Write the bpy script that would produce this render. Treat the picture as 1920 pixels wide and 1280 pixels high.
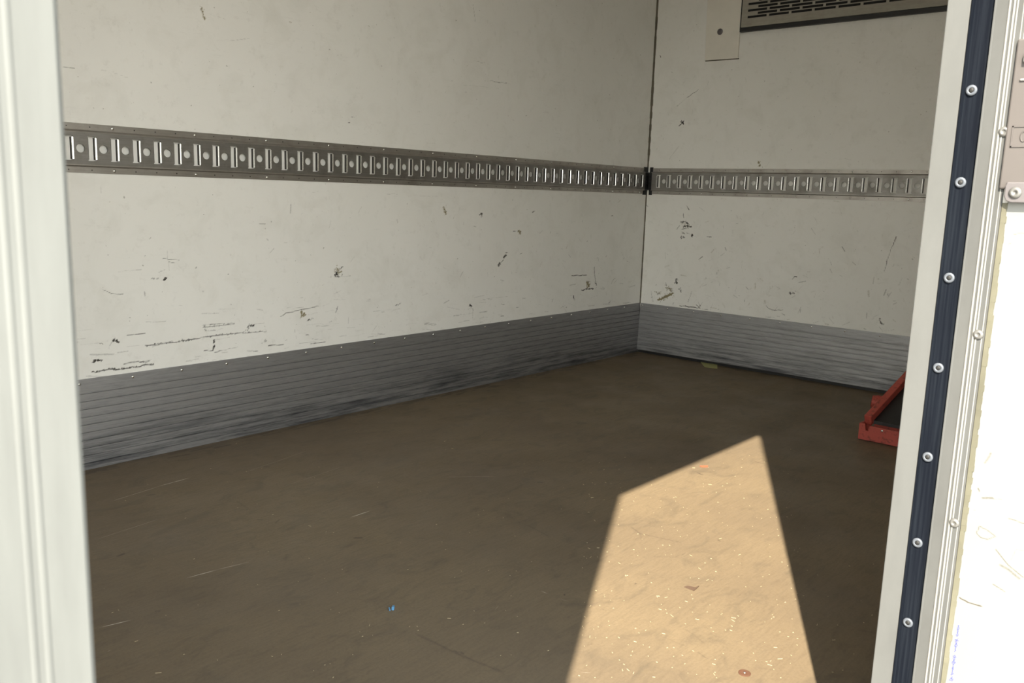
import bpy, bmesh, math, random
import numpy as np
from mathutils import Vector, Matrix
random.seed(7)
rng = np.random.default_rng(5)
for o in list(bpy.data.objects): bpy.data.objects.remove(o, do_unlink=True)
scene = bpy.context.scene
C = scene.collection

# ------------------------------------------------------------ camera
# metres; floor z=0; X runs along the truck body toward the front bulkhead, Y across it
CAM = Vector((0, 0, 0.7543))
F, YAW, PITCH, ROLL = 1597.76, 0.858723, 0.172307, 0.031899
_f = Vector((math.sin(YAW)*math.cos(PITCH), math.cos(YAW)*math.cos(PITCH), -math.sin(PITCH)))
_r0 = Vector((math.cos(YAW), -math.sin(YAW), 0)); _u0 = _r0.cross(_f)
_r = math.cos(ROLL)*_r0 + math.sin(ROLL)*_u0
_u = -math.sin(ROLL)*_r0 + math.cos(ROLL)*_u0
cd = bpy.data.cameras.new('camera'); cam = bpy.data.objects.new('camera', cd); C.objects.link(cam)
cd.sensor_width = 36; cd.lens = F/1920*36; cd.clip_start = 0.01; cd.clip_end = 200
M = Matrix((_r, _u, -_f)).transposed().to_4x4(); M.translation = CAM
cam.matrix_world = M
cd.dof.use_dof = True; cd.dof.focus_distance = 2.4; cd.dof.aperture_fstop = 24
scene.camera = cam

# ------------------------------------------------------------ world, sun, exposure
world = bpy.data.worlds.new('world'); scene.world = world; world.use_nodes = True
wn = world.node_tree.nodes; wl = world.node_tree.links
bg = wn['Background']
tc = wn.new('ShaderNodeTexCoord'); sp = wn.new('ShaderNodeSeparateXYZ'); cr = wn.new('ShaderNodeValToRGB')
wl.new(tc.outputs['Generated'], sp.inputs[0]); wl.new(sp.outputs['Z'], cr.inputs[0])
cr.color_ramp.elements[0].position = 0.0; cr.color_ramp.elements[0].color = (1.0, .98, .875, 1)
cr.color_ramp.elements[1].position = 0.75; cr.color_ramp.elements[1].color = (.28, .35, .43, 1)
# hazy sky, brighter on the sun's side
dt = wn.new('ShaderNodeVectorMath'); dt.operation = 'DOT_PRODUCT'; wl.new(tc.outputs['Generated'], dt.inputs[0])
dt.inputs[1].default_value = (-.74, -.62, .25)
gl = wn.new('ShaderNodeMapRange'); gl.inputs[1].default_value = 0.25; gl.inputs[2].default_value = 1; gl.inputs[3].default_value = .30; gl.inputs[4].default_value = 3.0
wl.new(dt.outputs['Value'], gl.inputs[0])
sc_ = wn.new('ShaderNodeVectorMath'); sc_.operation = 'SCALE'; wl.new(cr.outputs[0], sc_.inputs[0]); wl.new(gl.outputs[0], sc_.inputs['Scale'])
wl.new(sc_.outputs[0], bg.inputs[0])
SKY = 4.0
bg.inputs[1].default_value = SKY
sd = bpy.data.lights.new('sun', 'SUN'); sun = bpy.data.objects.new('sun', sd); C.objects.link(sun)
SUN_AZ, SUN_EL = math.radians(28.5), math.radians(43.4)     # travel direction measured from +X toward +Y
sdir = Vector((math.cos(SUN_AZ)*math.cos(SUN_EL), math.sin(SUN_AZ)*math.cos(SUN_EL), -math.sin(SUN_EL)))
sun.rotation_euler = sdir.to_track_quat('-Z', 'Y').to_euler(); sun.location = (-3, -3, 5)
sd.energy = 17.0; sd.angle = math.radians(0.55); sd.color = (1.0, .89, .72)
vs = scene.view_settings
vs.view_transform = 'Standard'; vs.look = 'None'; vs.gamma = 1; vs.use_curve_mapping = False; vs.exposure = 0.0

# ------------------------------------------------------------ dimensions
D = 2.25          # far side wall plane (Y)
L = 3.5605        # front bulkhead plane (X)
HC = 1.95         # ceiling height
XB = -2.60        # unseen rear end of the body, hatch added to let daylight in
YI, YO = 0.267, 0.231    # near side wall: inner and outer faces
XL, XR = 0.0925, 0.963   # side doorway jambs
HD = 1.805        # doorway head height
P = 0.05645       # rail slot pitch

def ray(px, py):
    return _f + _r*((px-960)/F) + _u*((640-py)/F)
def onL(px, py):     # far side wall, returns (x, z)
    v = ray(px, py); t = D/v.y; return (v.x*t, CAM.z+v.z*t)
def onR(px, py):     # bulkhead, returns (y, z)
    v = ray(px, py); t = L/v.x; return (v.y*t, CAM.z+v.z*t)
def onF(px, py):
    v = ray(px, py); t = -CAM.z/v.z; return (v.x*t, v.y*t)
def onJ(px, py):     # jamb / door leaf plane, returns (y, z)
    v = ray(px, py); t = XR/v.x; return (v.y*t, CAM.z+v.z*t)

# ------------------------------------------------------------ materials
def mat(name, col, rough=.5, metal=0, spec=.5):
    m = bpy.data.materials.new(name); m.use_nodes = True
    b = m.node_tree.nodes['Principled BSDF']
    b.inputs['Base Color'].default_value = (*col, 1); b.inputs['Roughness'].default_value = rough
    b.inputs['Metallic'].default_value = metal; b.inputs['Specular IOR Level'].default_value = spec
    return m
class NT:
    def __init__(s, m): s.m = m; s.n = m.node_tree.nodes; s.l = m.node_tree.links; s.b = s.n['Principled BSDF']
    def node(s, t, **kw):
        n = s.n.new(t)
        for k, v in kw.items(): setattr(n, k, v)
        return n
    def link(s, a, b): s.l.new(a, b)
    def pos(s, scale=(1, 1, 1)):
        g = s.node('ShaderNodeTexCoord'); mp = s.node('ShaderNodeMapping'); mp.inputs['Scale'].default_value = scale
        s.link(g.outputs['Object'], mp.inputs[0]); return mp.outputs[0]
    def noise(s, vec, scale, detail=4, rough=.55, dist=0):
        n = s.node('ShaderNodeTexNoise'); n.inputs['Scale'].default_value = scale; n.inputs['Detail'].default_value = detail
        n.inputs['Roughness'].default_value = rough; n.inputs['Distortion'].default_value = dist
        s.link(vec, n.inputs['Vector']); return n.outputs['Fac']
    def ramp(s, fac, a, b, lo=0., hi=1.):
        n = s.node('ShaderNodeMapRange'); n.inputs[1].default_value = a; n.inputs[2].default_value = b
        n.inputs[3].default_value = lo; n.inputs[4].default_value = hi; s.link(fac, n.inputs[0]); return n.outputs[0]
    def math(s, op, a, b=None, c=None):
        n = s.node('ShaderNodeMath', operation=op)
        for i, v in enumerate((a, b, c)):
            if v is None: continue
            if isinstance(v, (int, float)): n.inputs[i].default_value = v
            else: s.link(v, n.inputs[i])
        return n.outputs[0]
    def mix(s, fac, a, b):
        n = s.node('ShaderNodeMix', data_type='RGBA')
        for i, v in ((0, fac), (6, a), (7, b)):
            if isinstance(v, (int, float)): n.inputs[i].default_value = v
            elif isinstance(v, tuple): n.inputs[i].default_value = (*v, 1)
            else: s.link(v, n.inputs[i])
        return n.outputs[2]
    def attr(s, name): return s.node('ShaderNodeAttribute', attribute_name=name).outputs['Fac']
    def bump(s, h, strength=.2, dist=.002):
        b = s.node('ShaderNodeBump'); b.inputs['Strength'].default_value = strength; b.inputs['Distance'].default_value = dist
        s.link(h, b.inputs['Height']); s.link(b.outputs[0], s.b.inputs['Normal'])
    def color(s, c): s.link(c, s.b.inputs['Base Color'])
    def rough(s, c): s.link(c, s.b.inputs['Roughness'])

def wall_material():
    m = mat('gelcoat_white', (.80, .80, .76), .42, 0, .35); t = NT(m)
    v = t.pos()
    base = t.mix(t.ramp(t.noise(v, 1.7, 3), .35, .7), (.86, .855, .825), (.82, .815, .78))
    # faint rubbed grime streaks along the wall
    vs_ = t.pos((2.5, 2.5, 26)); st = t.noise(vs_, 5, 5, .65)
    streak = t.math('MULTIPLY', t.ramp(st, .60, .78), t.ramp(t.noise(v, 2.3, 2), .45, .65))
    base = t.mix(t.math('MULTIPLY', streak, .22), base, (.35, .34, .31))
    mo = t.noise(v, 9, 5, .65, .5); base = t.mix(t.ramp(mo, .50, .72, 0, .16), base, (.52, .51, .44))
    mo2 = t.noise(v, 38, 4, .7); base = t.mix(t.ramp(mo2, .58, .72, 0, .14), base, (.42, .41, .36))
    # tiny pits and specks
    pt = t.noise(v, 95, 2, .5); base = t.mix(t.ramp(pt, .74, .78, 0, .55), base, (.22, .20, .17))
    g = t.attr('grime'); br = t.noise(v, 210, 4, .7)
    gm = t.ramp(t.math('SUBTRACT', g, t.math('MULTIPLY', br, .42)), -.02, .30)
    gm2 = t.math('MULTIPLY', gm, t.ramp(g, 0., .75))
    base = t.mix(gm2, base, (.045, .042, .036))
    s_ = t.attr('stain'); sm = t.ramp(t.math('SUBTRACT', s_, t.math('MULTIPLY', br, .6)), -.02, .30)
    base = t.mix(t.math('MULTIPLY', sm, t.ramp(s_, 0., .8)), base, (.25, .215, .12))
    t.color(base)
    t.bump(t.noise(v, 260, 3), .06, .001)
    return m
M_wall = wall_material()

def plain_white(name, c, rough=.45, var=.92):
    m = mat(name, c, rough, 0, .4); t = NT(m); v = t.pos()
    n = t.noise(v, 9, 4)
    t.color(t.mix(t.ramp(n, .4, .75), c, tuple(x*var for x in c)))
    t.bump(t.noise(v, 160, 3), .08, .001)
    return m
M_white = plain_white('painted_white', (.84, .83, .79))
M_ceiling = plain_white('ceiling_white', (.86, .85, .82), .5)

def floor_material():
    m = mat('floor_ply', (.25, .19, .12), .5, 0, .18); t = NT(m); v = t.pos()
    big = t.noise(v, 2.2, 4, .6); c = t.mix(t.ramp(big, .35, .68), (.210, .163, .105), (.167, .130, .089))
    vg = t.pos((4, 34, 4)); gr = t.noise(vg, 4.5, 6, .7, .6)
    c = t.mix(t.ramp(gr, .44, .66, 0, .36), c, (.125, .097, .067))
    fine = t.noise(v, 190, 4, .7); c = t.mix(t.ramp(fine, .45, .75, 0, .40), c, (.113, .088, .06))
    fl = t.noise(t.pos((30, 80, 30)), 4, 3, .6); c = t.mix(t.ramp(fl, .69, .76, 0, .5), c, (.29, .235, .165))
    bl = t.noise(t.pos((1, 1.8, 1)), 9, 6, .68, 1.2); c = t.mix(t.ramp(bl, .52, .72, 0, .50), c, (.097, .08, .06))
    g = t.attr('grime'); br = t.noise(v, 150, 3, .7)
    gm = t.ramp(t.math('SUBTRACT', g, t.math('MULTIPLY', br, .25)), -.02, .45)
    c = t.mix(t.math('MULTIPLY', gm, t.ramp(g, 0, .9)), c, (.085, .065, .05))
    # long pale scratches: distance to a few straight segments
    sx = t.node('ShaderNodeSeparateXYZ'); t.link(v, sx.inputs[0])
    total = None
    for (a, b, w, k) in FLOOR_SCRATCHES:
        ax, ay = onF(*a); bx, by = onF(*b); ln = math.hypot(bx-ax, by-ay); ux, uy = (bx-ax)/ln, (by-ay)/ln
        al = t.math('ADD', t.math('MULTIPLY', sx.outputs[0], ux), t.math('MULTIPLY_ADD', sx.outputs[1], uy, -(ax*ux+ay*uy)))
        pe = t.math('ADD', t.math('MULTIPLY', sx.outputs[0], -uy), t.math('MULTIPLY_ADD', sx.outputs[1], ux, (ax*uy-ay*ux)))
        e = t.math('ABSOLUTE', t.math('SUBTRACT', al, ln/2))
        f1 = t.ramp(e, ln/2-.02, ln/2, k, 0.); f2 = t.ramp(t.math('ABSOLUTE', pe), w*.4, w, 1., 0.)
        s_ = t.math('MULTIPLY', f1, f2); total = s_ if total is None else t.math('MAXIMUM', total, s_)
    brk = t.ramp(t.noise(v, 45, 3), .35, .55, .35, 1)
    c = t.mix(t.math('MULTIPLY', total, brk), c, (.75, .70, .60))
    t.color(c)
    t.rough(t.ramp(t.noise(v, 5, 4), .3, .7, .42, .62))
    t.bump(t.math('ADD', fine, t.math('MULTIPLY', gr, .6)), .22, .0015)
    return m
FLOOR_SCRATCHES = [((207,940),(300,911),.0010,.5),((295,912),(357,895),.0014,.95),((347,1084),(410,1067),.0016,.7),((405,1068),(472,1052),.0012,.5),
    ((183,1177),(250,1161),.0014,.75),((656,970),(695,957),.0013,1.),((178,1012),(300,972),.0010,.28),((460,885),(575,845),.0012,.22),
    ((838,894),(930,893),.0016,.3),((200,1222),(210,1217),.0012,.7),((1013,1107),(1028,1113),.0014,.7),((1050,1122),(1068,1128),.0010,.6),
    ((928,1143),(935,1135),.0010,.8),((530,912),(640,875),.0011,.2),((1088,1260),(1109,1261),.0008,.8)]

def metal_material(name, col, rough, dirt, dirtcol, streakscale, metal=.9, dscale=(1, 1, 1)):
    m = mat(name, col, rough, metal, .5); t = NT(m); v = t.pos()
    n = t.noise(t.pos(streakscale), 6, 5, .65)
    c = t.mix(t.ramp(n, .35, .7), col, tuple(x*.84 for x in col))
    n2 = t.noise(t.pos(dscale), 14, 5, .65); c = t.mix(t.ramp(n2, .48, .7, 0, dirt), c, dirtcol)
    t.color(c); t.rough(t.ramp(n2, .3, .7, rough, min(1, rough+.2)))
    return m
M_rail = metal_material('galvanised_steel', (.45, .43, .40), .34, .35, (.22, .19, .16), (2, 2, 40))
M_web = metal_material('galvanised_steel_web', (.31, .30, .285), .38, .5, (.16, .145, .125), (2, 2, 40))  # darker copy of the rail steel: flange catching more light put into colour
M_lip = mat('worn_steel_edge', (.62, .62, .61), .26, 1.0)
M_kick = metal_material('ribbed_aluminium', (.36, .36, .368), .44, .22, (.13, .13, .135), (1.5, 1.5, 60), .75, (1.2, 1.2, 9))
def kick_dirt(m, axis_strength=.8):
    # blue-black scuffing rubbed onto the lower ribs
    t = NT(m); v = t.pos(); sx = t.node('ShaderNodeSeparateXYZ'); t.link(v, sx.inputs[0])
    low = t.ramp(sx.outputs[2], .15, .03)
    n = t.noise(t.pos((1.3, 1.3, 24)), 3.2, 6, .7)
    src = t.b.inputs['Base Color'].links[0].from_socket
    k = t.math('MULTIPLY', t.ramp(n, .44, .66), low)
    t.color(t.mix(t.math('MULTIPLY', k, axis_strength), src, (.035, .038, .052)))
kick_dirt(M_kick)
M_prof = metal_material('mill_aluminium', (.085, .088, .087), .65, .12, (.075, .075, .07), (3, 3, 1.5), .1)
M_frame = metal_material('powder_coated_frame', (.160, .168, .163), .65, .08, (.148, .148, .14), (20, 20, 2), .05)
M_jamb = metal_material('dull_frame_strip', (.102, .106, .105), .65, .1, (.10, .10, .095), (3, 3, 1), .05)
M_chrome = mat('bright_steel', (.80, .80, .79), .18, 1.0)
M_zinc = mat('zinc_washer', (.105, .118, .140), .5, .2)
M_legs = mat('lip_gap_shade', (.07, .066, .06), .6, .3)  # dark colour stands for the shadow gap behind each slot lip
M_rivet = mat('dull_rivet', (.17, .17, .165), .35, .4)
M_riblit = mat('pale_sunlit_rib', (.27, .27, .255), .4, .1)  # sunlight on the rib faces put into the colour; also the white hinge cap
M_dark = mat('dark_screw_and_hole', (.014, .014, .014), .6, .1)
M_seal = plain_white('sealant', (.13, .125, .09), .8, .6)
M_corner = plain_white('corner_sealant', (.15, .135, .10), .7, .6)
M_black = mat('black_plastic', (.012, .012, .013), .45)
M_grille = metal_material('grey_grille', (.38, .36, .31), .5, .3, (.25, .22, .18), (3, 3, 20), .15)
M_void = mat('interior_shade', (.01, .01, .01), .8)  # near-black for the shade inside the refrigeration unit
M_gelpanel = plain_white('cream_cover', (.83, .80, .73), .45)
M_hinge = plain_white('taupe_plastic', (.092, .083, .080), .6)
M_brush = mat('brushed_steel', (.14, .13, .135), .45, .3)
M_asphalt = plain_white('asphalt', (.30, .29, .27), .9)
M_ink = mat('blue_ink', (.05, .07, .45), .6)
M_tape = plain_white('yellow_tape', (.42, .42, .18), .6)
M_fibre = mat('pale_straw', (.52, .44, .28), .7)
M_redfib = mat('red_fibre', (.70, .12, .06), .6)
M_brown = mat('brown_scrap', (.10, .065, .045), .7)
M_blue = mat('blue_plastic', (.10, .28, .50), .4)
M_rust = plain_white('rusty_steel', (.13, .065, .040), .7, .6)

m = mat('black_rubber', (.030, .036, .058), .8, 0, .05); t = NT(m); M_rubber = m
rv = t.pos((60, 60, 1.5)); t.color(t.mix(t.ramp(t.noise(rv, 6, 4), .4, .7), (.0045, .0060, .0098), (.010, .0128, .018)))
m = mat('red_paint', (.45, .045, .028), .6); t = NT(m); M_red = m
rv = t.pos(); n = t.noise(rv, 60, 5, .7); t.color(t.mix(t.ramp(n, .54, .66, 0, .9), (.44, .075, .055), (.15, .035, .028)))

# ------------------------------------------------------------ helpers
def tag(o, label=None, cat=None, group=None, kind=None):
    if label: o['label'] = label
    if cat: o['category'] = cat
    if group: o['group'] = group
    if kind: o['kind'] = kind
    return o
class MB:
    def __init__(s): s.v = []; s.f = []
    def quad(s, a, b, c, d):
        i = len(s.v); s.v += [tuple(a), tuple(b), tuple(c), tuple(d)]; s.f.append((i, i+1, i+2, i+3))
    def box(s, a, b):
        (x0, y0, z0), (x1, y1, z1) = a, b; i = len(s.v)
        s.v += [(x0,y0,z0),(x1,y0,z0),(x1,y1,z0),(x0,y1,z0),(x0,y0,z1),(x1,y0,z1),(x1,y1,z1),(x0,y1,z1)]
        s.f += [tuple(i+k for k in q) for q in ((0,3,2,1),(4,5,6,7),(0,1,5,4),(1,2,6,5),(2,3,7,6),(3,0,4,7))]
    def obox(s, c, ax, ay, az, hx, hy, hz):          # oriented box
        c, ax, ay, az = Vector(c), Vector(ax), Vector(ay), Vector(az); i = len(s.v)
        for sz in (-1, 1):
            for sx, sy in ((-1,-1),(1,-1),(1,1),(-1,1)): s.v.append(tuple(c+ax*hx*sx+ay*hy*sy+az*hz*sz))
        s.f += [tuple(i+k for k in q) for q in ((0,3,2,1),(4,5,6,7),(0,1,5,4),(1,2,6,5),(2,3,7,6),(3,0,4,7))]
    def prism(s, pts, vec):                          # closed 3-D polygon swept along vec
        n = len(pts); i = len(s.v); vec = Vector(vec)
        s.v += [tuple(Vector(p)) for p in pts] + [tuple(Vector(p)+vec) for p in pts]
        s.f.append(tuple(i+k for k in reversed(range(n)))); s.f.append(tuple(i+n+k for k in range(n)))
        for k in range(n): s.f.append((i+k, i+(k+1) % n, i+n+(k+1) % n, i+n+k))
    def lathe(s, c, axis, prof, n=20):               # prof = [(radius, height)...]
        c = Vector(c); ax = Vector(axis).normalized(); e1 = ax.orthogonal().normalized(); e2 = ax.cross(e1); i = len(s.v)
        for r, h in prof:
            for k in range(n):
                a = 2*math.pi*k/n; s.v.append(tuple(c+ax*h+e1*(r*math.cos(a))+e2*(r*math.sin(a))))
        for j in range(len(prof)-1):
            for k in range(n):
                a = i+j*n+k; b = i+j*n+(k+1) % n; s.f.append((a, b, b+n, a+n))
        s.f.append(tuple(i+k for k in reversed(range(n)))); m_ = i+(len(prof)-1)*n; s.f.append(tuple(m_+k for k in range(n)))
    def tube(s, pts, r, n=8):
        pts = [Vector(p) for p in pts]; i = len(s.v)
        for j, p in enumerate(pts):
            d = (pts[min(j+1, len(pts)-1)]-pts[max(j-1, 0)]).normalized(); e1 = d.orthogonal().normalized(); e2 = d.cross(e1)
            for k in range(n):
                a = 2*math.pi*k/n; s.v.append(tuple(p+e1*(r*math.cos(a))+e2*(r*math.sin(a))))
        for j in range(len(pts)-1):
            for k in range(n):
                a = i+j*n+k; b = i+j*n+(k+1) % n; s.f.append((a, b, b+n, a+n))
        s.f.append(tuple(i+k for k in reversed(range(n)))); m_ = i+(len(pts)-1)*n; s.f.append(tuple(m_+k for k in range(n)))
    def build(s, name, m, parent=None, bevel=0, smooth=False, recalc=True):
        me = bpy.data.meshes.new(name); me.from_pydata(s.v, [], s.f); me.materials.append(m)
        if recalc:
            bm = bmesh.new(); bm.from_mesh(me); bmesh.ops.remove_doubles(bm, verts=bm.verts, dist=1e-5)
            bmesh.ops.recalc_face_normals(bm, faces=bm.faces); bm.to_mesh(me); bm.free()
        o = bpy.data.objects.new(name, me); C.objects.link(o)
        if smooth:
            for p_ in me.polygons: p_.use_smooth = True
        if bevel:
            b = o.modifiers.new('bevel', 'BEVEL'); b.width = bevel; b.segments = 2; b.limit_method = 'ANGLE'
        if parent:
            o.parent = parent; o.matrix_parent_inverse = Matrix.Translation(-parent.location)
        return o
def empty(name, loc, **kw):
    o = bpy.data.objects.new(name, None); o.location = loc; o.empty_display_size = .05; C.objects.link(o); return tag(o, **kw)
def dupe(src, offset, parent=None):
    c = src.copy(); C.objects.link(c)
    c.location = src.location + Vector(offset)
    if parent: c.parent = parent
    return c

# ------------------------------------------------------------ painted wear on fine grids
def grid(name, n_u, n_v, fn, m):
    """grid mesh; fn(U,V) -> X,Y,Z arrays"""
    U, V = np.meshgrid(n_u, n_v, indexing='ij'); X, Y, Z = fn(U, V)
    co = np.stack([X, Y, Z], -1).reshape(-1, 3).astype(np.float32); nu, nv = len(n_u), len(n_v)
    idx = np.arange(nu*nv).reshape(nu, nv)
    q = np.stack([idx[:-1, :-1], idx[1:, :-1], idx[1:, 1:], idx[:-1, 1:]], -1).reshape(-1, 4).astype(np.int32)
    me = bpy.data.meshes.new(name); me.vertices.add(len(co)); me.vertices.foreach_set('co', co.ravel())
    me.loops.add(q.size); me.loops.foreach_set('vertex_index', q.ravel())
    me.polygons.add(len(q)); me.polygons.foreach_set('loop_start', np.arange(0, q.size, 4, dtype=np.int32))
    me.update(calc_edges=True); me.materials.append(m)
    return me, U, V
def paint(arr, U, V, pts, w, k):
    """polyline stroke of half-width w, strength k"""
    if len(pts) == 1: pts = [pts[0], (pts[0][0]+1e-4, pts[0][1])]
    P_ = np.array(pts, dtype=float); pad = w*2+.01
    du = U[:, 0]; dv = V[0, :]
    i0, i1 = np.searchsorted(du, [P_[:, 0].min()-pad, P_[:, 0].max()+pad]); j0, j1 = np.searchsorted(dv, [P_[:, 1].min()-pad, P_[:, 1].max()+pad])
    if i1 <= i0 or j1 <= j0: return
    u = U[i0:i1, j0:j1]; v = V[i0:i1, j0:j1]; best = np.full(u.shape, 1e9)
    for (a, b) in zip(P_[:-1], P_[1:]):
        d = b-a; l2 = (d**2).sum(); tt = np.clip(((u-a[0])*d[0]+(v-a[1])*d[1])/l2, 0, 1)
        best = np.minimum(best, np.hypot(u-a[0]-tt*d[0], v-a[1]-tt*d[1]))
    s_ = np.clip(1.35-best/w, 0, 1)*k
    arr[i0:i1, j0:j1] = np.maximum(arr[i0:i1, j0:j1], s_)
def set_attr(me, name, arr):
    a = me.attributes.new(name, 'FLOAT', 'POINT'); a.data.foreach_set('value', arr.ravel().astype(np.float32))

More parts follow.
